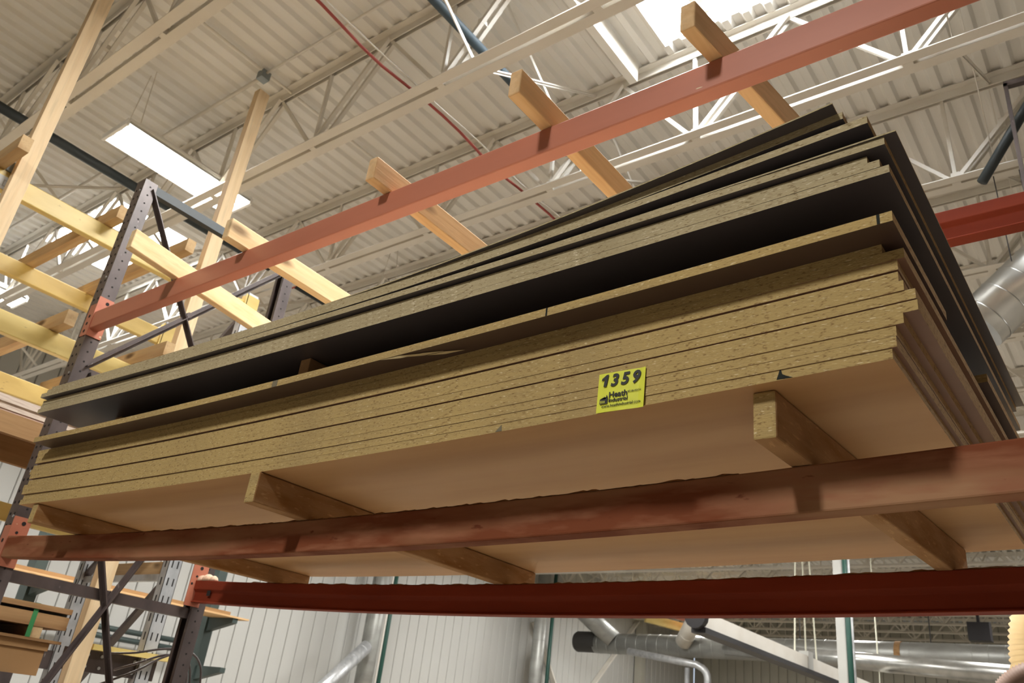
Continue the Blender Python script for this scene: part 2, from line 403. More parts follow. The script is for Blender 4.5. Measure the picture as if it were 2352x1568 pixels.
# ---------------------------------------------------------------- high bay fixtures
def make_lamp():
    r = empty('high_bay_light', (0, 0, 0))
    hx, hy = .205, .61
    MB().box((-hx, -hy, .05), (hx, hy, .075)).box((-hx+.05, -hy+.1, .075), (hx-.05, hy-.1, .12)).build('housing', 'housing', r)
    for i in range(3):
        x0 = -hx + i*.137
        MB().add([(x0, -hy, .02), (x0+.045, -hy, .05), (x0+.09, -hy, .05), (x0+.136, -hy, .02), (x0, hy, .02), (x0+.045, hy, .05), (x0+.09, hy, .05), (x0+.136, hy, .02)],
                 [(0,1,5,4), (1,2,6,5), (2,3,7,6)]).build('reflector', 'housing', r)
    for i in range(6):
        x0 = -hx + .034 + i*.0684
        MB().tube([(x0, -hy+.03, .02), (x0, hy-.03, .02)], .011, 8).build('tube', 'tube', r, smooth=True)
    for yy in (-hy, hy):
        MB().box((-hx, yy-.012, 0), (hx, yy+.012, .06)).build('end_plate', 'housing', r)
    for (xx, yy) in ((-.15, -.5), (.15, -.5), (-.15, .5), (.15, .5)):
        MB().tube([(xx, yy, .11), (xx*.3, yy, .74)], .004, 6).build('hanger_wire', 'white_steel', r)
    ld = bpy.data.lights.new('fluorescent_glow', 'AREA'); ld.shape = 'RECTANGLE'; ld.size = .40; ld.size_y = 1.18; ld.energy = LAMP_W
    ld.color = (1.0, 0.985, 0.955)
    lo = bpy.data.objects.new('fluorescent_glow', ld); col.objects.link(lo); lo.parent = r; lo.location = (0, 0, -.004)
    return r
lamp = make_lamp()
LP = [(-6.2, 2.57), (-10.6, 2.5), (-1.2, -3.4), (-1.8, 2.15), (-6.2, 5.6)] + [(xx, yy) for yy in (9.8, 15.5, 21.5) for xx in (-10.6, -6.2)] + [(-1.8, 10.4), (-1.8, 15.5), (-1.8, 21.5), (3.2, 7.5)]  # rear and far-right lamps are unseen, added to brighten hall and board ends
LW = ['over the aisle in front of the boards', 'above the upper red beams', 'behind the yellow-beam rack', 'near the white wall in the first row behind the rack', 'mid-hall in the first row behind the rack', 'near the white wall in the second row behind the rack', 'mid-hall in the second row behind the rack', 'near the white wall in the far row', 'mid-hall in the far row', 'behind the right end of the boards', 'second behind the right end of the boards', 'furthest behind the right end of the boards', 'added at far right to brighten the board ends']
LL = ['glaring fluorescent high bay light hanging behind the short wooden stud', 'fluorescent high bay light at the left edge above the yellow beams']
for i, (xx, yy) in enumerate(LP):
    o = lamp if i == 0 else copy_tree(lamp, (xx, yy, 5.70))
    o.location = (xx, yy, 5.70)
    if i == 2:
        for ch in o.children:
            if ch.type == 'LIGHT': ch.data = ch.data.copy(); ch.data.energy = LAMP_W*KEY
    tag(o, LL[i] if i < 2 else 'unseen high bay light %s' % LW[i-2], 'ceiling light', 'fluorescent high bay lights')

# ================================================================ the main pallet rack
rack = empty('pallet_rack', (-1.8, 1.9, 0))
tag(rack, 'steel pallet rack with red beams and dark bronze uprights carrying the boards', 'pallet rack')
PX0, PX1 = -3.95, -3.865                    # left uprights
FY, RY = 1.45, 2.39                         # beam faces
RX = 0.42                                   # right frame (outside the picture)
def zfront(x): return 2.0925 + .0117*(x + 1.95)**2
def zrear(x): return 2.104 + .0105*(x + 1.95)**2
def upright(x0, x1, y0, y1, ztop, openside):
    m = MB(); t = .004
    m.box((x0, y0, 0), (x1, y0+t, ztop)) if openside > 0 else m.box((x0, y1-t, 0), (x1, y1, ztop))
    m.box((x0, y0+(t if openside > 0 else 0), 0), (x0+t, y1-(0 if openside > 0 else t), ztop))
    m.box((x1-t, y0+(t if openside > 0 else 0), 0), (x1, y1-(0 if openside > 0 else t), ztop))
    # rolled lips
    yy = (y1-t, y1) if openside > 0 else (y0, y0+t)
    m.box((x0+t, yy[0], 0), (x0+.02, yy[1], ztop)); m.box((x1-.02, yy[0], 0), (x1-t, yy[1], ztop))
    u = par(m.build('upright', 'frame', rack))
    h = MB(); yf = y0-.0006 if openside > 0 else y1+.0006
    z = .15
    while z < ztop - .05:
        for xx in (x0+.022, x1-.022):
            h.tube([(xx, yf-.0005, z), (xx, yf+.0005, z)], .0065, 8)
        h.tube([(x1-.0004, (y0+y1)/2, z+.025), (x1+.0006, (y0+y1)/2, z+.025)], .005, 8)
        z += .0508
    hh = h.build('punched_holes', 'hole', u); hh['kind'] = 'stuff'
    b = MB()
    for z in (.9, 1.95, 2.22, 2.42, 2.9, 3.42, 3.95):
        b.tube([(x1-.02, yf-.004, z), (x1-.02, yf+.001, z)], .006, 8)
    b.build('bolt_heads', 'galv', u)['kind'] = 'stuff'
    MB().box((x0-.03, y0-.03, 0), (x1+.03, y1+.03, .008)).build('base_plate', 'frame', u)
    return u
for (a, b) in ((PX0, PX1), (RX, RX+.085)):
    upright(a, b, FY, FY+.07, 4.02, 1)
    upright(a, b, RY+.005, RY+.075, 4.06, -1)
    xm = (a+b)/2
    # horizontals and diagonals of the frame
    for z in (4.0, 2.93, 1.985, 0.3):
        MB().bar((xm, FY+.07, z), (xm, RY+.005, z), .04, .048).build('frame_crossbar', 'frame' if z < 3.5 else 'darkpipe', rack)
    def diag(p, q, off):
        MB().bar((xm+off, p[0], p[1]), (xm+off, q[0], q[1]), .005, .034).bar((xm+off+.014, p[0], p[1]), (xm+off+.014, q[0], q[1]), .026, .005).build('diagonal_brace', 'frame', rack)
    diag((FY+.05, 3.98), (RY+.03, 2.62), .03); diag((FY+.05, 2.95), (RY+.03, 4.0), .036)
    diag((FY+.08, 2.93), (RY-.0, .95), .03); diag((RY-.0, 2.93), (FY+.08, .95), .036)
    MB().tube([(xm+.03, 1.90, 3.42), (xm+.06, 1.90, 3.42)], .016, 10).build('brace_bolt', 'frame', rack)
def beam(y, zf, prof, m, name='beam'):
    n = 26; pts = []
    for i in range(n+1):
        x = PX1 + (RX - PX1)*i/n
        pts.append((x, y, zf(x)))
    return par(MB().prism(prof, pts).build(name, m, rack, bevel=.004))
H = .090
PF = [(0, 0), (.048, 0), (.048, -H), (0, -H)]
PR = [(0, 0), (.05, 0), (.05, -.105), (.002, -.105), (.002, -.101), (.014, -.094), (.014, -.056), (0, -.042)]
def connector(bm, x, y, z, side, front):
    # L plate on the upright: front leaf with slots and side leaf
    s = 1 if side == 'L' else -1
    m = MB()
    ya, yb = (y-.004, y) if front else (y+.0, y+.004)
    lo, hi = sorted((x - s*.06, x))
    if front: m.box((lo, ya, z-.125), (hi, yb, z+.045))
    lo, hi = sorted((x, x + s*.005))
    y2 = (y-.004, y+.07) if front else (y-.03, y+.055)
    m.box((lo, y2[0], z-.125), (hi, y2[1], z+.085))
    c = par(m.build('connector_plate', 'red', bm))
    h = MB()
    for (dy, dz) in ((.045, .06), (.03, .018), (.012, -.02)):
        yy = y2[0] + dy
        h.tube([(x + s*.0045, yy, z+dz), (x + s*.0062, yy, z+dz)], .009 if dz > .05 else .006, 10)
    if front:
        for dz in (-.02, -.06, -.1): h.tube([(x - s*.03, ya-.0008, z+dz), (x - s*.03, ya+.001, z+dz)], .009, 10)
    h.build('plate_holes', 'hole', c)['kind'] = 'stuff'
for (y, zf, prof, mm, front) in ((FY, lambda x: 3.220, PF, 'red', True), (RY-.02, lambda x: 3.222, PR, 'red_shaded', False), (FY, zfront, PF, 'red_dusty', True), (RY-.02, zrear, PR, 'red_shaded', False)):
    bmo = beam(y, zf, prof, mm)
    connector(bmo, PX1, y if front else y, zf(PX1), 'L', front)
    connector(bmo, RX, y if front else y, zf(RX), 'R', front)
    if not front and zf is zrear:
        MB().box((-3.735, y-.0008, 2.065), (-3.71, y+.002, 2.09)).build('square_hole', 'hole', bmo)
# sawdust ridge lying along the loaded beams
def dust(y, zf, x0, x1, nm, mm, hmax, seed, lab):
    rnd = random.Random(seed); m = MB(); n = 220; vs = []; fs = []
    for i in range(n+1):
        x = x0 + (x1-x0)*i/n; h = hmax*(.35 + .65*abs(math.sin(i*.31+seed))*rnd.random())
        z = zf(x) + .0005
        vs += [(x, y+.001, z), (x, y+.012, z+h*.8), (x, y+.03, z+h), (x, y+.046, z)]
    for i in range(n):
        for k in range(3): fs.append((4*i+k, 4*i+k+1, 4*i+4+k+1, 4*i+4+k))
        fs.append((4*i+3, 4*i, 4*i+4, 4*i+7))
    fs += [(0, 1, 2, 3), (4*n+3, 4*n+2, 4*n+1, 4*n)]
    o = m.add(vs, fs).build(nm, mm); tag(o, lab, 'sawdust', kind='stuff')
dust(FY, zfront, -3.0, -0.62, 'sawdust', 'sawdust', .010, 3, 'brown sawdust ridge along the top of the front lower red beam')
dust(RY-.02, zrear, -3.4, 0.1, 'sawdust', 'sawdust', .010, 5, 'brown sawdust ridge along the top of the rear lower red beam')
m = MB()
for (dx, r) in ((0, .03), (.05, .035), (.1, .026)):
    cx, cy, cz = -3.84+dx, RY+.0, zrear(-3.8); vs = []; fs = []; n = 10; rr = 5
    for j in range(rr+1):
        a = math.pi/2*j/rr
        for k in range(n): vs.append((cx + r*1.2*math.cos(a)*math.cos(2*math.pi*k/n), cy + r*.7*math.cos(a)*math.sin(2*math.pi*k/n), cz + r*math.sin(a)))
    for j in range(rr):
        for k in range(n): fs.append((j*n+k, j*n+(k+1) % n, (j+1)*n+(k+1) % n, (j+1)*n+k))
    fs.append(tuple(range(n))[::-1])
    m.add(vs, fs)
tag(m.build('sawdust', 'sawdust_pale', smooth=True), 'small pale sawdust heap at the left end of the rear lower beam', 'sawdust', kind='stuff')

# ================================================================ timbers
def timber(name, xf, xr, yf, yr, zf, zr, wd, ht, mm, label, cat, group, bev=.004, endm=None, htr=None):
    m = MB()
    vs = []
    for (x, y, z, h) in ((xf, yf, zf, ht), (xr, yr, zr, ht if htr is None else htr)):
        vs += [(x-wd/2, y, z), (x+wd/2, y, z), (x+wd/2, y, z+h), (x-wd/2, y, z+h)]
    m.add(vs, [(0,1,2,3)[::-1], (4,5,6,7), (0,1,5,4), (1,2,6,5), (2,3,7,6), (3,0,4,7)], [1, 1, 0, 0, 0, 0])
    o = m.build(name, [mm, endm or mm], bevel=bev)
    return tag(o, label, cat, group)
g1 = 'cross timbers on the upper red beams'
for (xf, xr, yf, yr, mm, lb) in (
    (-3.12, -3.40, 1.20, 2.62, 'wood_pale_y', 'pale cross timber on the upper beams, nearest the dark left upright'),
    (-2.665, -2.72, 1.350, 2.62, 'wood_pale_y', 'pale cross timber with splintered grain on the upper red beam'),
    (-1.866, -1.875, 1.365, 2.62, 'wood_y', 'orange-toned cross timber at the middle of the upper red beam'),
    (-1.204, -1.19, 1.290, 2.62, 'wood_y', 'knotty cross timber on the upper beam, between middle timber and skylight'),
    (-0.690, -0.50, 1.325, 2.62, 'wood_y', 'cross timber silhouetted against the bright skylight, rightmost on the upper beam')):
    timber('cross_timber', xf, xr, yf, yr, 3.2215, 3.2235, .040, .089, mm, lb, 'timber', g1)
SL = .0075
def zs(x, y):     # underside of the lower stack: rests on the support timbers
    return 2.1755 + .0093*(x + 2.35)**2 + SL*(y-1.267)
g2 = 'support timbers under the board stack'
for (xf, xr, yf, yr, lb) in ((-3.262, -3.24, 1.275, 2.56, 'left support timber under the board stack, beside the dark upright'),
                    (-1.915, -1.92, 1.262, 2.565, 'middle support timber under the board stack with rough brown sides'),
                    (-0.503, -0.440, 1.298, 2.53, 'right support timber under the board stack with a sunlit pale end')):
    s = (zrear(xf) - zfront(xf))/(RY - FY - .02)
    zf0 = zfront(xf) + s*(yf-FY) + .0015; zr0 = zfront(xf) + s*(yr-FY) + .0015
    timber('support_timber', xf, xr, yf, yr, zf0, zr0, .042, zs(xf, yf) - .001 - zf0, 'osb_y', lb, 'timber', g2, endm='edge', htr=zs(xr, yr) - .001 - zr0)

# ================================================================ boards
def board(name, x0, x1, yl, yr, depth, zoff, th, zlift, faces, label, cat, group, nseg=30, endm='edge2', seed=0, top=None):
    rnd = random.Random(seed); m = MB(); vs = []
    for i in range(nseg+1):
        x = x0 + (x1-x0)*i/nseg; yf = yl + (yr-yl)*i/nseg
        for j in range(4):
            y = yf + depth*j/3
            z = zs(x, y) + zoff + zlift(x, y)
            vs += [(x, y, z), (x, y, z+th)]
    fs = []; mi = []
    for i in range(nseg):
        a = i*8; b = a+8
        for j in range(3):
            fs.append((a+2*j, a+2*j+2, b+2*j+2, b+2*j)); mi.append(0)
            fs.append((a+2*j+1, b+2*j+1, b+2*j+3, a+2*j+3)); mi.append(3 if top else 0)
        fs.append((a, b, b+1, a+1)); mi.append(1)
        fs.append((a+6, a+7, b+7, b+6)); mi.append(1)
    for a in (0, nseg*8):
        for j in range(3): fs.append((a+2*j, a+2*j+1, a+2*j+3, a+2*j+2)); mi.append(2)
    m.add(vs, fs, mi)
    o = m.build(name, [faces, 'edge_grey' if faces == 'dark_lam' else 'edge', endm] + ([top] if top else []))
    return par(tag(o, label, cat, group))
zero = lambda x, y: 0.0
T = .0187
RE = [-.279, -.271, -.270, -.257, -.234, -.236, -.252, -.259, -.258, -.246, -.280]
FR = [1.268, 1.266, 1.267, 1.265, 1.266, 1.269, 1.267, 1.268, 1.268, 1.266, 1.267]
GAP = [0, .0002, .0010, .0002, .0002, .0042, .0002, .0002, .0042, .0002, .0002]
zo = 0.0; lower = []
for i in range(11):
    zo += GAP[i]
    yl = FR[i] + .004*math.sin(i*2.1)
    lb = 'bare particleboard sheet in the lower stack, %s from the bottom' % (['lowest one', 'second', 'third', 'fourth', 'fifth', 'sixth', 'seventh', 'eighth', 'ninth', 'tenth', 'topmost, eleventh'][i])
    if i == 0: lb = 'particleboard sheet with pale wood underside, lowest of the whole stack'
    b = board('particleboard_sheet', -3.392 + .012*math.sin(i*1.7), RE[i], yl, FR[i], 1.30, zo, T, zero, 'veneer' if i == 0 else 'sheet_face', lb, 'board', 'particleboard sheets of the lower stack', seed=i)
    lower.append(b); zo += T
ZTOP = zo
# the protruding strip on top of the lower stack
strip_b = board('particleboard_strip', -3.30, -.246, 1.200, 1.208, .385, ZTOP+.0005, .0195, zero, 'brown_lam', 'single narrow board strip sticking out between the lower and upper stacks', 'board', None)
rear_b = board('particleboard_strip', -3.33, -.232, 1.93, 1.92, .60, ZTOP+.0005, .0195, zero, 'brown_lam', 'narrow board strip at the back between the lower and upper stacks', 'board', None)
def zst(x, y): return zs(x, y) + ZTOP + .0205
SPH = .085
g3 = 'spacer blocks between the stacks'
for (xx, y0, y1, lb) in ((-1.815, 1.262, 1.56, 'short spacer block visible in the dark gap under the upper stack'), (-2.95, 1.32, 1.57, 'spacer block near the left end of the dark gap'), (-.62, 1.40, 1.57, 'spacer block hidden near the right end of the dark gap'),
                     (-3.0, 1.98, 2.48, 'rear left spacer block on the back strip'), (-1.8, 1.98, 2.48, 'rear middle spacer block on the back strip'), (-.62, 1.98, 2.48, 'rear right spacer block on the back strip')):
    timber('spacer_block', xx, xx, y0, y1, zst(xx, y0)+.0006, zst(xx, y1)+.0006, .042, SPH-.0012, 'osb_y', lb, 'spacer block', g3, bev=.002)
ZU = ZTOP + .0205 + SPH + .0005
TU = .0158
def lift5(x, y):
    f = max(0.0, (x + 1.45)/1.18); return .030*f**1.35*max(0, 1-(y-1.2)/1.2)
def lift6(x, y):
    f = max(0.0, (x + 1.0)/.70); return lift5(x, y) + .016*f**1.4*max(0, 1-(y-1.2)/1.2)
g4 = 'dark laminated boards of the upper stack'
board('laminated_board', -3.288, -.245, 1.170, 1.218, 1.32, ZU, TU, zero, 'dark_lam', 'dark-faced laminated board, lowest of the upper stack', 'board', g4)
board('laminated_board', -3.278, -.259, 1.172, 1.217, 1.32, ZU+TU+.0004, TU, zero, 'dark_lam', 'dark-faced laminated board, second of the upper stack', 'board', g4)
board('laminated_board', -3.272, -.279, 1.171, 1.219, 1.32, ZU+2*TU+.0009, TU, zero, 'dark_lam', 'dark-faced laminated board, third of the upper stack with set-back right end', 'board', g4)
ZV = ZU+3*TU+.006
board('laminated_board', -3.262, -.246, 1.152, 1.208, 1.32, ZV, TU, zero, 'dark_lam', 'laminated board shaded under the warped boards, fourth of the upper stack', 'board', g4)
board('hardboard_sheet', -3.25, -.226, 1.182, 1.204, 1.33, ZV+TU+.0004, .003, zero, 'dark_lam', 'thin dark hardboard sheet reaching furthest right in the upper stack', 'board', None)
board('laminated_board', -3.255, -.268, 1.164, 1.198, 1.31, ZV+TU+.0038, TU, lift5, 'dark_lam', 'warped dark laminated board lifting at its right end', 'board', g4)
board('laminated_board', -3.25, -.309, 1.174, 1.200, 1.31, ZV+2*TU+.0043, TU, lift6, 'dark_lam', 'topmost warped laminated board with the shortest right end', 'board', g4)
board('hardboard_sheet', -3.12, -.318, 1.207, 1.172, 1.28, ZV+3*TU+.0047, .003, lift6, 'dark_lam', 'thin dark cover sheet overhanging the very top of the stack', 'board', None, top='pale_top')
# pencil marks, dark smudges and a splintered lip
def mark(parent, x, y, z0, z1, wd, mm, name):
    MB().box((x-wd/2, y-.0007, z0), (x+wd/2, y+.0005, z1)).build(name, mm, parent)
zm = lambda x: zs(x, 1.2) + ZTOP + .0005
fy = lambda x: 1.200 + (1.208-1.200)*(x+3.30)/(-.246+3.30)
for (xx, wd, mm) in ((-.935, .004, 'pencil'), (-.268, .005, 'pencil'), (-1.845, .022, 'smudge')):
    mark(strip_b, xx, fy(xx), zm(xx)+.0003, zm(xx)+.0192, wd, mm, 'marker_line')
m = MB()
for (x0, x1, dz, dy) in ((-1.43, -1.30, .000, .000), (-1.36, -1.24, -.001, .012), (-1.30, -1.19, -.0015, .028)):
    z = zm(x0)-.001
    m.add([(x0, fy(x0)-.0005+dy, z+dz), ((x0+x1)/2, fy(x0)+.006+dy, z-.004+dz), (x1, fy(x1)+.012+dy, z-.001+dz), ((x0+x1)/2, fy(x0)+.002+dy, z+.001+dz), ((x0+x1)/2, fy(x0)+.010+dy, z-.001+dz)],
          [(0,1,3), (1,2,3), (0,4,1), (1,4,2), (0,3,4), (3,2,4)])
m.build('splintered_lip', 'chip', strip_b)
b0 = lower[0]
z0 = zs(-.46, 1.268) + .0005
MB().add([(-.468, 1.2672, z0+.001), (-.440, 1.2672, z0+.001), (-.452, 1.2672, z0+.006), (-.458, 1.2672, z0+.010), (-.461, 1.2672, z0+.024), (-.464, 1.2672, z0+.012),
          (-.468, 1.2682, z0+.001), (-.440, 1.2682, z0+.001), (-.452, 1.2682, z0+.006), (-.458, 1.2682, z0+.010), (-.461, 1.2682, z0+.024), (-.464, 1.2682, z0+.012)],
         [(0,1,2,3,4,5), (11,10,9,8,7,6), (0,6,7,1), (1,7,8,2), (2,8,9,3), (3,9,10,4), (4,10,11,5), (5,11,6,0)]).build('black_smudge', 'pencil', b0)
z0 = zs(-1.08, 1.268)
MB().add([(-1.085, 1.2672, z0+.001), (-1.068, 1.2672, z0+.001), (-1.070, 1.2672, z0+.015), (-1.085, 1.2682, z0+.001), (-1.068, 1.2682, z0+.001), (-1.070, 1.2682, z0+.015)],
         [(0,1,2), (5,4,3), (0,3,4,1), (1,4,5,2), (2,5,3,0)]).build('grey_smudge', 'smudge', b0)

# ---------------------------------------------------------------- lot sticker
SX, SY, SZ, SW, SH = -.8290, 1.2632, 2.1965, .106, .0835
st = empty('lot_sticker', (SX, SY, SZ)); tag(st, 'yellow lot number sticker reading 1359 on the board edges', 'sticker')
m = MB(); vs = []; fs = []
for i in range(9):
    u = i/8; x = SX + SW*u; yy = SY - .0012*math.sin(math.pi*u) + (.000 if u < .9 else -.002*(u-.9)*10)
    skew = -.0015*u
    vs += [(x-.0, yy, SZ+skew), (x+.0015, yy, SZ+SH+skew), (x, yy+.0006, SZ+skew), (x+.0015, yy+.0006, SZ+SH+skew)]
for i in range(8):
    a = 4*i; fs += [(a, a+4, a+5, a+1), (a+2, a+3, a+7, a+6), (a+1, a+5, a+7, a+3), (a, a+2, a+6, a+4)]
fs += [(0, 1, 3, 2), (32, 34, 35, 33)]
m.add(vs, fs).build('paper', 'yellowtag', st)
def text(body, x, z, size, parent, shear=0.0, off=0.0, sx=1.0, name='lettering', rot=0.0):
    cu = bpy.data.curves.new('t', 'FONT'); cu.body = body; cu.size = size; cu.shear = shear; cu.offset = off; cu.extrude = .0002
    cu.resolution_u = 3
    to = bpy.data.objects.new('t', cu); col.objects.link(to)
    dg = bpy.context.evaluated_depsgraph_get()
    me = bpy.data.meshes.new_from_object(to.evaluated_get(dg)); bpy.data.objects.remove(to)
    me.materials.clear(); me.materials.append(MT['ink'])
    o = bpy.data.objects.new(name, me); col.objects.link(o); o.parent = parent
    o.location = (x, -.0026, z); o.rotation_euler = (math.pi/2, rot, 0); o.scale = (sx, 1, 1)
    return o
for ch, xx, zz in (('3', .0300, .0528), ('5', .0535, .0525), ('9', .0775, .0522)):
    text(ch, xx, zz, .0352, st, shear=.2, off=.0013, sx=.98)
m = MB(); pr = ((.0148, .0532), (.0214, .0532), (.0256, .0785), (.0208, .0785), (.0108, .0712), (.0100, .0662), (.0166, .0698))
m.add([(SX+a, SY-.0029, SZ+b) for a, b in pr] + [(SX+a, SY-.0025, SZ+b) for a, b in pr], [(0, 1, 2, 6), (2, 3, 4, 6), (4, 5, 6), (13, 9, 8, 7), (13, 11, 10, 9), (13, 12, 11)] + [(k, k+7, (k+1) % 7 + 7, (k+1) % 7) for k in range(7)])
m.build('lettering', 'ink', st)
text('Heath', .028, .0285, .0168, st, off=.0004, sx=1.02)
text('Industrial', .028, .0185, .0118, st, off=.0002, sx=.98)
text('855-88-HEATH', .0705, .0335, .0055, st, sx=.82)
text('www.heathindustrial.com', .0125, .0085, .0092, st, sx=.92)
# factory emblem
m = MB()
m.add([(x, -.0028, z) for x, z in ((.008, .0165), (.026, .0165), (.026, .031), (.0242, .0345), (.0228, .0345), (.0226, .028), (.0205, .0265), (.0205, .032), (.0085, .027))],
      [(0, 1, 2, 8), (2, 3, 4, 5), (2, 5, 6), (2, 6, 8), (6, 7, 8)])
m.v = [tuple(Vector(v) + Vector((SX, SY, SZ))) for v in m.v]
m.build('factory_emblem', 'ink', st)
m = MB()
for i in range(4): 
    xx = .0100 + i*.0029
    m.box((SX+xx, SY-.0031, SZ+.018), (SX+xx+.0013, SY-.0029, SZ+.0235-.0003*i))
m.build('emblem_stripes', 'yellowtag', st)

# ================================================================ neighbouring rack at the left (beams along Y)
nr = empty('storage_rack', (-5.33, 1.0, 0)); tag(nr, 'storage rack with yellow beams and galvanised slotted posts at far left', 'storage rack')
def gpost(x, y, top):
    m = MB(); wd, dp, t = .085, .07, .003
    m.box((x-dp/2, y-wd/2, 0), (x-dp/2+t, y+wd/2, top)).box((x-dp/2, y-wd/2, 0), (x+dp/2, y-wd/2+t, top)).box((x-dp/2, y+wd/2-t, 0), (x+dp/2, y+wd/2, top)).box((x+dp/2-t, y-wd/2, 0), (x+dp/2, y+wd/2, top))
    u = par(m.build('slotted_post', 'galv', nr))
    h = MB(); z = .1
    while z < top - .1:
        for dy in (-.018, .018): h.box((x+dp/2-.0005, y+dy-.004, z), (x+dp/2+.001, y+dy+.004, z+.045))
        h.box((x-.006, y-wd/2-.001, z), (x+.006, y-wd/2+.0005, z+.045))
        z += .105
    h.build('post_slots', 'hole', u)['kind'] = 'stuff'
for yy in (2.76, -1.0):
    gpost(-4.80, yy, 4.22); gpost(-5.86, yy, 4.22)
    for (z0, z1) in ((.3, 1.3), (1.3, 2.25), (2.25, 3.2), (3.2, 4.1)):
        MB().bar((-4.80, yy, z1), (-5.86, yy, z0), .03, .04, up=(0,1,0)).build('frame_brace', 'frame', nr)
    for z in (.3, 2.25, 3.1): MB().bar((-4.80, yy, z), (-5.86, yy, z), .03, .04).build('frame_strut', 'galv', nr)
for (xx, zt) in ((-4.80, 4.15), (-5.86, 4.15), (-4.80, 3.39), (-5.86, 3.39)):
    b = par(MB().box((xx-.025, -.96, zt-.122), (xx+.025, 2.715, zt)).build('yellow_beam', 'yellow', nr, bevel=.006))
    MB().box((xx+.036, 2.70, zt-.14), (xx+.042, 2.81, zt+.05)).box((xx-.03, 2.712, zt-.14), (xx+.042, 2.718, zt+.05)).build('end_bracket', 'yellow', b)
for (xx, za, zb2, mm) in ((-5.30, 2.725, 2.872, 'wood_brown'), (-5.86, 2.49, 2.60, 'yellow'), (-4.80, 2.762, 2.872, 'wood_brown')):
    MB().box((xx-.02, -.96, za), (xx+.02, 2.715, zb2)).build('shelf_beam', mm, nr)
MB().box((-5.86, 2.70, 2.66), (-4.80, 2.735, 2.725)).build('shelf_cleat', 'frame', nr); MB().box((-5.86, -.97, 2.66), (-4.80, -.94, 2.725)).build('shelf_cleat', 'frame', nr)
db = par(MB().box((-4.835, 2.30, 1.672), (-4.79, 2.84, 1.785)).build('dark_beam', 'frame', nr))
m = MB()
for yy in (2.42, 2.5, 2.70, 2.78):
    for zz in (1.70, 1.76): m.tube([(-4.792, yy, zz), (-4.784, yy, zz)], .009, 8)
m.build('bolt_heads', 'galv', db)['kind'] = 'stuff'
db2 = MB().box((-5.88, 2.30, 1.672), (-5.84, 2.84, 1.785)).build('dark_beam', 'frame', nr)
# yellow shelf rail with sawdust on the dark beam
MB().box((-4.84, 2.39, 1.786), (-4.70, 2.9, 1.815)).build('shelf_rail', 'yellow', nr)
# red rail and orange beam deeper in the rack
MB().box((-6.60, -1.0, 3.44), (-6.56, 2.2, 3.49)).build('red_rail', 'red', nr)
MB().box((-6.72, -1.0, 3.27), (-6.66, 2.2, 3.42)).build('amber_beam', 'yellow', nr)
MB().box((-6.75, 2.2, 3.2), (-5.84, 2.26, 3.24)).build('rear_arm', 'frame', nr); MB().box((-6.75, -1.0, 3.2), (-5.84, -.94, 3.24)).build('rear_arm', 'frame', nr)
# studs screwed to it
def stud(x, y, z0, z1, label, cut=0.0):
    m = MB(); a, b = .066, .089
    vs = [(x-a/2, y-b/2, z0), (x+a/2, y-b/2, z0), (x+a/2, y+b/2, z0), (x-a/2, y+b/2, z0), (x-a/2, y-b/2, z1), (x+a/2, y-b/2, z1), (x+a/2, y+b/2, z1+cut), (x-a/2, y+b/2, z1+cut)]
    m.add(vs, [(0,3,2,1), (4,5,6,7), (0,1,5,4), (1,2,6,5), (2,3,7,6), (3,0,4,7)])
    return tag(m.build('wooden_stud', 'wood_z', bevel=.002), label, 'wooden stud', 'upright wooden studs')
stud(-4.730, 1.135, 0, 6.0, 'tall upright wooden stud running out of the top left of the picture')
stud(-4.730, 2.335, 0, 5.74, 'upright wooden stud with a free top end in front of the ceiling light')
# cross lumber on the yellow beams
def lumber_x(x0, x1, y, z, label, ht=.089, wd=.042, mm='wood_x'):
    return tag(MB().box((x0, y-wd/2, z), (x1, y+wd/2, z+ht)).build('cross_lumber', mm, bevel=.002), label, 'timber', 'cross lumber on the yellow beams')
lumber_x(-6.05, -4.56, 2.115, 4.1505, 'cross lumber end beside the free-standing stud on the top yellow beams', wd=.06)
lumber_x(-6.05, -4.62, 1.68, 4.1505, 'cross lumber over the top yellow beams just behind the dark upright', wd=.06)
lumber_x(-6.05, -4.48, 1.03, 4.1505, 'cross lumber by the tall stud at the left edge', wd=.06)
lumber_x(-6.05, -4.42, 2.13, 3.3905, 'cross lumber end above the left of the stack on the lower yellow beams', wd=.06)
lumber_x(-6.05, -4.60, 1.62, 3.3905, 'cross lumber on the lower yellow beams behind the dark upright', wd=.06)
lumber_x(-6.1, -5.05, 2.89, 2.290, 'lumber rail behind the slotted post below the red beam', ht=.089, wd=.04)
# sign on stud / yellow beam: white strip with part of a word
sg = empty('shelf_sign', (-4.77, .90, 4.02)); tag(sg, 'white shelf sign with grey lettering LDS at the left edge', 'sign')
MB().box((-4.7742, .72, 4.032), (-4.7715, 1.165, 4.112)).build('sign_board', 'wall', sg)
cu = text('LDS', 0, 0, .060, sg, name='sign_lettering'); cu.data.materials[0] = MT['seam']
cu.rotation_euler = (math.pi/2, 0, math.pi/2); cu.location = (-.0008, .142, .030)
MB().box((-4.79, 1.064, 4.1515), (-4.766, 1.160, 4.215)).build('sign_clip', 'graybox', sg)
# white boards on the shelf
for i in range(5):
    o = MB().box((-5.62, .2, 2.8725+i*.0192), (-4.815+.008*math.sin(i*2.3), 2.42-.02*(i % 3), 2.8725+i*.0192+.0188)).build('shelf_board', 'melamine' if i else ['pinkface', 'melamine'])
    tag(o, 'whitish board on the left rack shelf, %s from the bottom' % ORD[i], 'board', 'whitish boards on the left rack')
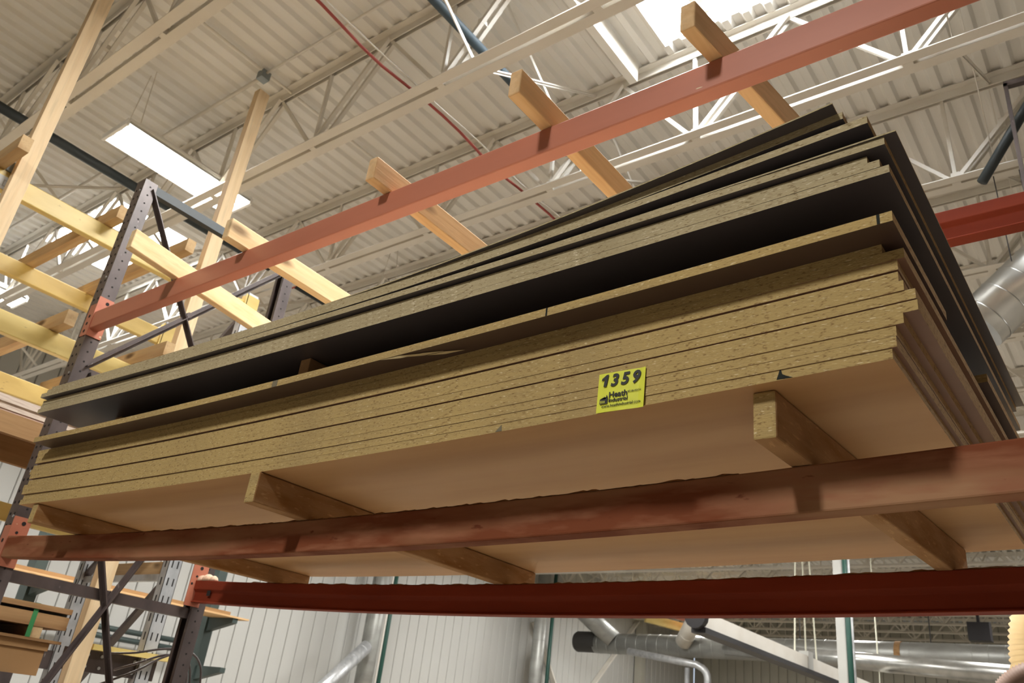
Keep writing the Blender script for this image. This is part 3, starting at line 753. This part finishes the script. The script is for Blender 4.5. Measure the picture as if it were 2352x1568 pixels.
# lower boards with a green strap, cardboard box
for i, (za, zb3, x1, mm, lb) in enumerate(((1.7862, 1.800, -4.80, 'wood_brown', 'thin brown board lying at the bottom of the lower left shelf'), (1.858, 1.925, -4.80, 'wood_brown', 'thick brown plank bound with a green strap at lower left'), (1.926, 1.940, -4.84, 'darkpipe', 'black sheet added as the shaded gap between the lower left planks'), (1.941, 1.968, -4.79, 'wood_brown', 'brown plank on top of the strapped pile at lower left'))):  # the black sheet stands in for shade in the plank gap
    o = MB().box((-5.75, .4, za), (x1, 2.26, zb3)).build('plank', mm); tag(o, lb, 'plank', 'planks on the lower left shelf')
for (yy) in (.9, 2.11):
    o = MB().box((-5.7, yy-.03, 1.8005), (-4.805, yy+.03, 1.8575)).build('bearer', 'wood_x'); tag(o, 'pale bearer block under the strapped plank, %s' % ('beside the green strap' if yy > 2 else 'further left out of the picture'), 'timber', 'bearers under the strapped plank')
m = MB().box((-4.801, 2.06, 1.80), (-4.7985, 2.085, 1.970)).box((-5.76, 2.06, 1.9685), (-4.7985, 2.085, 1.971))
tag(m.build('packing_strap', 'greenstrap'), 'green packing strap around the brown planks at lower left', 'strap')
o = MB().box((-5.6, .5, 1.6205), (-4.83, 2.20, 1.775)).box((-5.61, .49, 1.745), (-4.82, 2.21, 1.7855)).build('cardboard_box', 'card'); tag(o, 'long brown cardboard box under the planks at lower left', 'box')
MB().box((-5.9, .6, 1.46), (-4.78, .66, 1.620)).build('shelf_arm', 'frame', nr); MB().box((-5.9, 2.0, 1.46), (-4.78, 2.06, 1.620)).build('shelf_arm', 'frame', nr)
MB().box((-4.83, -.96, 1.40), (-4.79, 2.72, 1.4595)).build('red_shelf_beam', 'red', nr); MB().box((-5.88, -.96, 1.40), (-5.84, 2.72, 1.4595)).build('red_shelf_beam', 'red', nr)
# loose steel banding hanging at the rear upright
for j, pts in enumerate((((-4.62, 2.42, 1.775), (-4.4, 2.46, 1.79), (-4.3, 2.55, 1.825), (-4.26, 2.66, 1.84), (-4.26, 2.76, 1.80), (-4.28, 2.82, 1.70), (-4.30, 2.85, 1.45)),
                         ((-4.62, 2.50, 1.70), (-4.42, 2.50, 1.74), (-4.3, 2.58, 1.80), (-4.28, 2.66, 1.79), (-4.28, 2.73, 1.72), (-4.28, 2.76, 1.50)),
                         ((-4.62, 2.40, 1.60), (-4.36, 2.47, 1.70), (-4.3, 2.56, 1.78), (-4.28, 2.66, 1.82), (-4.29, 2.74, 1.76), (-4.31, 2.79, 1.60), (-4.31, 2.80, 1.40)))):
    P_ = [Vector(p) for p in pts]; sm = []
    for i in range(len(P_)-1):
        a, b, c, d = P_[max(i-1, 0)], P_[i], P_[i+1], P_[min(i+2, len(P_)-1)]
        for t in range(6):
            s = t/6; sm.append(.5*((2*b) + (c-a)*s + (2*a-5*b+4*c-d)*s*s + (3*b-a-3*c+d)*s**3))
    sm.append(P_[-1])
    o = MB().tube(sm, .006, 6).build('steel_band', 'frame', smooth=True)
    tag(o, ['highest loop of grey banding bulging from the dark beam at lower left', 'grey banding loop bending down nearest the slotted post', 'longest grey banding loop hanging behind the rear upright'][j], 'banding', 'loose steel banding')

# ================================================================ cantilever rack by the wall
ct = empty('cantilever_rack', (-10.0, 5.5, 0)); tag(ct, 'dark green cantilever rack with tapered arms near the white wall', 'cantilever rack')
for yy in (4.0, 6.2):
    c = par(MB().box((-9.72, yy-.06, 0), (-9.52, yy+.06, 3.4)).build('column', 'darkgreen', ct))
    for z in (1.94, 2.50):
        m = MB(); h0, h1 = .16, .055
        vs = [(-9.52, yy-.035, z-h0+.05), (-9.52, yy+.035, z-h0+.05), (-9.52, yy+.035, z+.05), (-9.52, yy-.035, z+.05), (-9.02, yy-.035, z+.05-h1), (-9.02, yy+.035, z+.05-h1), (-9.02, yy+.035, z+.05), (-9.02, yy-.035, z+.05)]
        m.add(vs, [(0,3,2,1), (4,5,6,7), (0,1,5,4), (1,2,6,5), (2,3,7,6), (3,0,4,7)]).build('arm', 'darkgreen', ct)
    MB().box((-9.8, yy-.06, 0), (-9.0, yy+.06, .12)).build('foot', 'darkgreen', ct)
MB().box((-9.65, 4.06, 1.0), (-9.6, 6.14, 1.08)).build('tie_bar', 'darkgreen', ct)
tag(MB().box((-9.50, 2.6, 2.5505), (-9.0, 6.38, 2.57)).build('shelf_board', 'wood_y'), 'thin pale board on the upper cantilever arms', 'board', 'boards on the cantilever rack')
tag(MB().box((-9.50, 2.6, 2.5705), (-9.12, 6.18, 2.62)).build('shelf_board', 'wood_brown'), 'brown plank on top of the pale board on the cantilever arms', 'board', 'boards on the cantilever rack')

# ================================================================ ducts, pipes and columns along the left wall
def pipe(name, pts, r, mm, label, cat, n=14, group=None):
    return tag(MB().tube(pts, r, n).build(name, mm, smooth=True), label, cat, group)
def spiral_duct(name, p, q, r, mm, label, step=.13, seam=.006, group=None, cat='duct', n=28):
    p = Vector(p); q = Vector(q); d = (q-p); L = d.length; d.normalize()
    o = par(tag(MB().tube([p, q], r, n).build(name, mm, smooth=False), label, cat, group))
    for f in o.data.polygons: f.use_smooth = len(f.vertices) == 4
    sm = MB(); t = step*.5
    while t < L:
        c = p + d*t; sm.tube([c - d*seam, c, c + d*seam], [r, r+seam*.8, r], n, cap=False); t += step
    sm.build('seam_rings', mm, o, smooth=True)['kind'] = 'stuff'
    return o
spiral_duct('wall_duct', (-13.2, 12.42, 0), (-13.2, 12.42, 6.3), .15, 'dullduct', 'tall grey duct standing beside the left green pipe on the white wall', step=.5)
spiral_duct('wall_duct', (-13.72, 12.75, 0), (-13.72, 12.75, 6.3), .10, 'dullduct', 'thin grey duct close to the white wall left of the tall duct', step=.4)
pipe('green_pipe', [(-13.2, 12.80, 0), (-13.2, 12.80, 6.4)], .045, 'green', 'dark green vertical pipe left on the white wall', 'pipe')
pipe('white_conduit', [(-13.2, 12.70, 0), (-13.2, 12.70, 6.4)], .022, 'white_steel', 'white conduit beside the left green pipe', 'pipe')
spiral_duct('branch_duct', (-13.05, 12.15, 2.98), (-12.55, 10.4, 1.70), .13, 'galv', 'slanting shiny branch duct entering the tall wall duct', step=.35)
spiral_duct('wall_duct', (-13.2, 18.25, 0), (-13.2, 18.25, 6.3), .17, 'dullduct', 'bright grey wall duct beside the right green pipe', step=.9)
spiral_duct('wall_duct', (-13.5, 18.65, 0), (-13.5, 18.65, 6.3), .08, 'dullduct', 'slender grey duct behind the right green pipe', step=.8)
pipe('green_pipe', [(-13.1, 18.62, 0), (-13.1, 18.62, 6.4)], .05, 'green', 'dark green vertical pipe right on the white wall', 'pipe')
for z in (2.36, 2.49):
    pipe('wall_pipe', [(-13.7, 4.5, z+.0), (-13.7, 8.6, z)], .045, 'darkgreen', '%s dark green pipe running along the white wall behind the left rack' % ('upper' if z > 2.4 else 'lower'), 'pipe', group='wall pipes')
# wall bracing beyond
def onwall(y, z): return (-13.9, y, z)
tag(MB().bar(onwall(18.9, 4.6), onwall(20.9, 2.3), .05, .14, up=(1,0,0)).build('wall_brace', 'white_steel'), 'white brace falling from the right green pipe', 'brace')
tag(MB().bar(onwall(24.6, 5.6), onwall(20.9, 2.3), .05, .16, up=(1,0,0)).build('wall_brace', 'white_steel'), 'white brace rising to the right behind the big duct', 'brace')
tag(MB().box((-13.95, 24.6, 0), (-13.7, 24.85, ZC)).build('wall_column', 'wall2'), 'pale wall column below the big duct', 'column')
tag(MB().box((-14, 24.85, 5.2), (-13.7, 29, 5.3)).build('wall_girt', 'wall2'), 'pale horizontal girt on the far wall', 'girt')

# big horizontal duct and friends at the far end
bd = spiral_duct('main_duct', (-12.55, 20, 4.27), (2.5, 20, 4.27), .262, 'dullduct', 'large grey spiral main duct running across under the rear red beam', step=.30, seam=.008)
MB().tube([(-13.18, 20, 4.29), (-13.12, 20, 4.29), (-12.5, 20, 4.29)], [.24, .272, .272], 24).build('end_cap', 'darkduct', bd)['label'] = 'black end cap'
spiral_duct('branch_duct', (-11.95, 19.9, 4.35), (-13.2, 19.3, 5.4), .24, 'dullduct', 'fat pale branch duct joining the main duct near its black end', step=.45)
spiral_duct('branch_duct', (-9.85, 19.75, 4.33), (-9.0, 19.0, 5.1), .20, 'white_steel', 'bright short branch duct sloping into the main duct', step=.6)
for xx in (-7.0, -4.2, -1.4):
    tag(MB().tube([(xx, 20, 4.52), (xx, 20, 5.64)], .012, 6).build('hanger_rod', 'black'), 'black hanger rod holding the main duct, %s' % {-7.0: 'left', -4.2: 'middle', -1.4: 'right'}[xx], 'hanger rod', 'hanger rods')
MB().tube([(-4.9, 20, 4.27), (-4.78, 20, 4.27)], .278, 24).build('joint_band', 'wood_brown', bd)
pp = [(-11.2, 19.4, 4.02), (-9.3, 19.4, 3.78)]
for a in range(1, 7): pp.append((-9.3 + .28*math.sin(a*math.pi/12), 19.4, 3.78 - .28*(1-math.cos(a*math.pi/12)) - .03))
pp.append((-9.0, 19.4, 1.5))
pipe('elbow_pipe', pp, .085, 'galv', 'thin shiny pipe with an elbow turning down below the main duct', 'pipe')
pipe('drop_pipe', [(-9.55, 19.4, 3.7), (-9.55, 19.4, 1.0)], .06, 'galv', 'slim vertical pipe left of the shiny elbow', 'pipe')
pipe('lower_duct', [(-8.0, 18.2, 4.02), (-1.0, 14.6, 3.27)], .15, 'duct', 'glossy lower duct slanting right below the main duct', 'duct', n=20)
pipe('lower_duct', [(-5.6, 16.9, 2.94), (.6, 13.4, 2.32)], .12, 'duct', 'short glossy duct beside the teal column', 'duct', n=20)
# enclosed conveyor beam hung on ropes
wb_ = empty('hanging_track', (-4.4, 12.5, 3.1)); tag(wb_, 'cream overhead track hanging on ropes and sloping away below the rear beam', 'overhead track')
MB().box((-4.46, 9.2, 3.05), (-4.34, 18.0, 3.23)).build('track_side', 'white_steel', wb_)
MB().box((-4.49, 9.2, 2.985), (-4.31, 18.0, 3.048)).build('track_underside', 'black', wb_)
MB().box((-4.47, 12.7, 3.04), (-4.33, 12.9, 3.30)).build('track_joint', 'wall', wb_)
MB().tube([(-4.40, 9.1, 3.15), (-4.40, 9.2, 3.15)], .13, 16).build('track_motor', 'black', wb_)
for j, (yy, dx) in enumerate(((12.8, 0.0), (12.4, -.12), (13.2, .1), (16.6, 0.0))):
    tag(MB().tube([(-4.4+dx*.25+(0, -.03, .03, 0)[j], (12.8, 12.76, 12.84, yy)[j], 5.6), (-4.4+dx*.2, yy, 3.232)], .012, 6).build('rope', 'rope'), ['pale rope straight above the track joint', 'pale rope slanting left to the track', 'pale rope slanting right to the track', 'pale rope further along the track'][j], 'rope', 'track ropes')
# column with teal pipe
tag(MB().box((-3.70, 12.0, 0), (-3.575, 12.12, ZC)).build('steel_column', 'wall'), 'white steel column carrying a dark teal pipe', 'column')
pipe('teal_riser', [(-3.535, 12.0, 0), (-3.535, 12.0, 6.4)], .035, 'green', 'dark teal riser pipe on the white steel column', 'pipe')
pipe('white_conduit', [(-3.482, 12.0, 0), (-3.482, 12.0, 6.4)], .016, 'galv', 'thin grey conduit right of the teal riser pipe', 'pipe')
# amber crane rail with a red edge
tag(MB().bar((-11.2, 20.22, 4.99), (-9.6, 22.2, 4.75), .12, .22).build('crane_rail', 'yellow'), 'amber crane rail above the main duct', 'crane rail')
tag(MB().bar((-10.5, 20.5, 5.06), (-9.2, 22.2, 4.86), .05, .06).build('crane_rail', 'red'), 'red rail just above the amber crane rail', 'crane rail')
for (xx, yy) in ((-11.11, 20.33), (-10.03, 21.67)):
    tag(MB().tube([(xx, yy, 4.95), (xx, yy, 5.63)], .012, 6).build('hanger_rod', 'black'), 'thin rod carrying the amber crane rail, %s end' % ('left' if xx < -10.5 else 'right'), 'hanger rod', 'hanger rods')
# dark unit heater hanging
tag(MB().box((-3.75, 21.6, 4.85), (-3.3, 21.9, 5.25)).box((-3.56, 21.7, 5.25), (-3.5, 21.76, 5.62)).build('unit_heater', 'black'), 'small dark box hanging below the far roof joists', 'heater')

# hoses at lower right
def hose(name, pts, r, amp, pitch, mm, label):
    P_ = [Vector(p) for p in pts]; sm = []
    for i in range(len(P_)-1):
        a, b, c, d = P_[max(i-1, 0)], P_[i], P_[i+1], P_[min(i+2, len(P_)-1)]
        nn = max(4, int((c-b).length/(pitch/2)))
        for t in range(nn):
            s = t/nn; sm.append(.5*((2*b) + (c-a)*s + (2*a-5*b+4*c-d)*s*s + (3*b-a-3*c+d)*s**3))
    sm.append(P_[-1])
    rs = [r + (amp if i % 2 else -amp) for i in range(len(sm))]
    tag(MB().tube(sm, rs, 28).build(name, mm, smooth=True), label, 'hose')
hose('corrugated_hose', [(-.05, 4.1, 2.52), (-.25, 4.05, 2.44), (-.37, 4.0, 2.32), (-.415, 4.0, 2.17), (-.40, 4.0, 2.0), (-.30, 4.02, 1.84), (-.1, 4.1, 1.72)], .135, .0045, .018, 'tanhose', 'fat tan corrugated hose at the lower right corner')
hose('corrugated_hose', [(-.63, 3.7, 1.70), (-.585, 3.7, 1.90), (-.53, 3.7, 2.0), (-.44, 3.7, 2.055), (-.32, 3.7, 2.06), (-.15, 3.7, 2.0)], .036, .003, .010, 'brownhose', 'thin brown corrugated hose in front of the tan hose')

# spiral duct at right edge, trapeze frame
spiral_duct('spiral_duct', (-.735, 6.0, 4.655), (.75, 6.25, 6.10), .19, 'duct', 'shiny spiral duct climbing at the right edge behind the boards', step=.17, seam=.005)
fr = empty('trapeze_frame', (-.1, 5.0, 4.9)); tag(fr, 'dark steel trapeze frame hanging at the top right edge', 'steel frame')
MB().box((-.255, 4.98, 4.80), (-.232, 5.02, 5.89)).build('frame_leg', 'frame', fr); MB().box((.90, 4.98, 4.80), (.93, 5.02, 5.89)).build('frame_leg', 'frame', fr)
MB().bar((-.255, 5.0, 5.885), (.93, 5.0, 5.80), .04, .04).build('frame_bar', 'frame', fr); MB().bar((-.255, 5.0, 4.82), (.93, 5.0, 4.82), .04, .04).build('frame_bar', 'frame', fr)
pipe('dark_diagonal_pipe', [(-.50, 5.35, 5.42), (-.05, 5.35, 6.12), (.1, 5.35, 6.40)], .035, 'darkpipe', 'dark diagonal pipe crossing the trapeze frame', 'pipe')
for (xx) in (-.29, -.45):
    tag(MB().tube([(xx, 5.60, 5.64), (xx+.02, 5.60, 4.9)], .004, 6).build('hanger_rod', 'black'), 'thin dark rod hanging above the rear upper beam, %s' % ('right one' if xx > -.4 else 'left one'), 'hanger rod', 'hanger rods')

# ================================================================ services under the roof
pipe('sprinkler_pipe', [(-3.125, -6, 5.90), (-3.125, 9.5, 5.90)], .035, 'teal', 'blue-grey pipe running under the deck left of the skylight', 'pipe')
pipe('sprinkler_pipe', [(-7.11, -6, 5.90), (-7.11, 4.2, 5.90)], .045, 'darkpipe', 'dark pipe passing behind the glaring ceiling light', 'pipe')
o = par(pipe('capped_pipe', [(-7.15, 4.50, 5.90), (-7.15, 11, 5.90)], .042, 'darkpipe', 'dark pipe with a rusty end fitting below the roof joists', 'pipe'))
MB().tube([(-7.15, 4.46, 5.90), (-7.15, 4.58, 5.90)], .06, 10).build('end_fitting', 'redcable', o)
cab = [(-3.70, -3, 5.74)]
for i in range(60):
    y = -2.6 + i*.2; cab.append((-3.69 + .025*math.sin(i*.9) , y, 5.755 - .03*abs(math.sin(math.pi*(y-JY0)/JS))))
pipe('cable', cab, .011, 'redcable', 'red cable drooping under the roof joists', 'cable', n=8)
cab2 = [(x+.055+.02*math.sin(j), y, z+.01) for j, (x, y, z) in enumerate(cab)]
pipe('cable', cab2, .006, 'whitecable', 'thin white cable running beside the red cable', 'cable', n=6)
pipe('conduit', [(-13, 2.58, 6.40), (-5.34, 2.58, 6.40)], .018, 'white_steel', 'white conduit left of the small junction box on the roof deck', 'conduit', n=8)
pipe('conduit', [(-5.26, 2.58, 6.42), (-3.0, 2.58, 6.42)], .012, 'white_steel', 'white conduit right of the small junction box on the roof deck', 'conduit', n=8)
pipe('conduit', [(-5.30, -3, 6.44), (-5.28, 9, 6.44)], .012, 'white_steel', 'white conduit crossing the joists at the small junction box', 'conduit', n=8)
tag(MB().box((-5.34, 2.54, 6.36), (-5.26, 2.62, 6.44)).build('junction_box', 'graybox'), 'small grey junction box on the roof deck', 'junction box')
tag(MB().box((-2.62, 2.98, 6.30), (-2.555, 4.12, 6.475)).build('deck_angle', 'white_steel'), 'bright white angle hung beside the skylight', 'steel angle')

for o in list(bpy.data.objects):
    if '_o' in o: del o['_o']
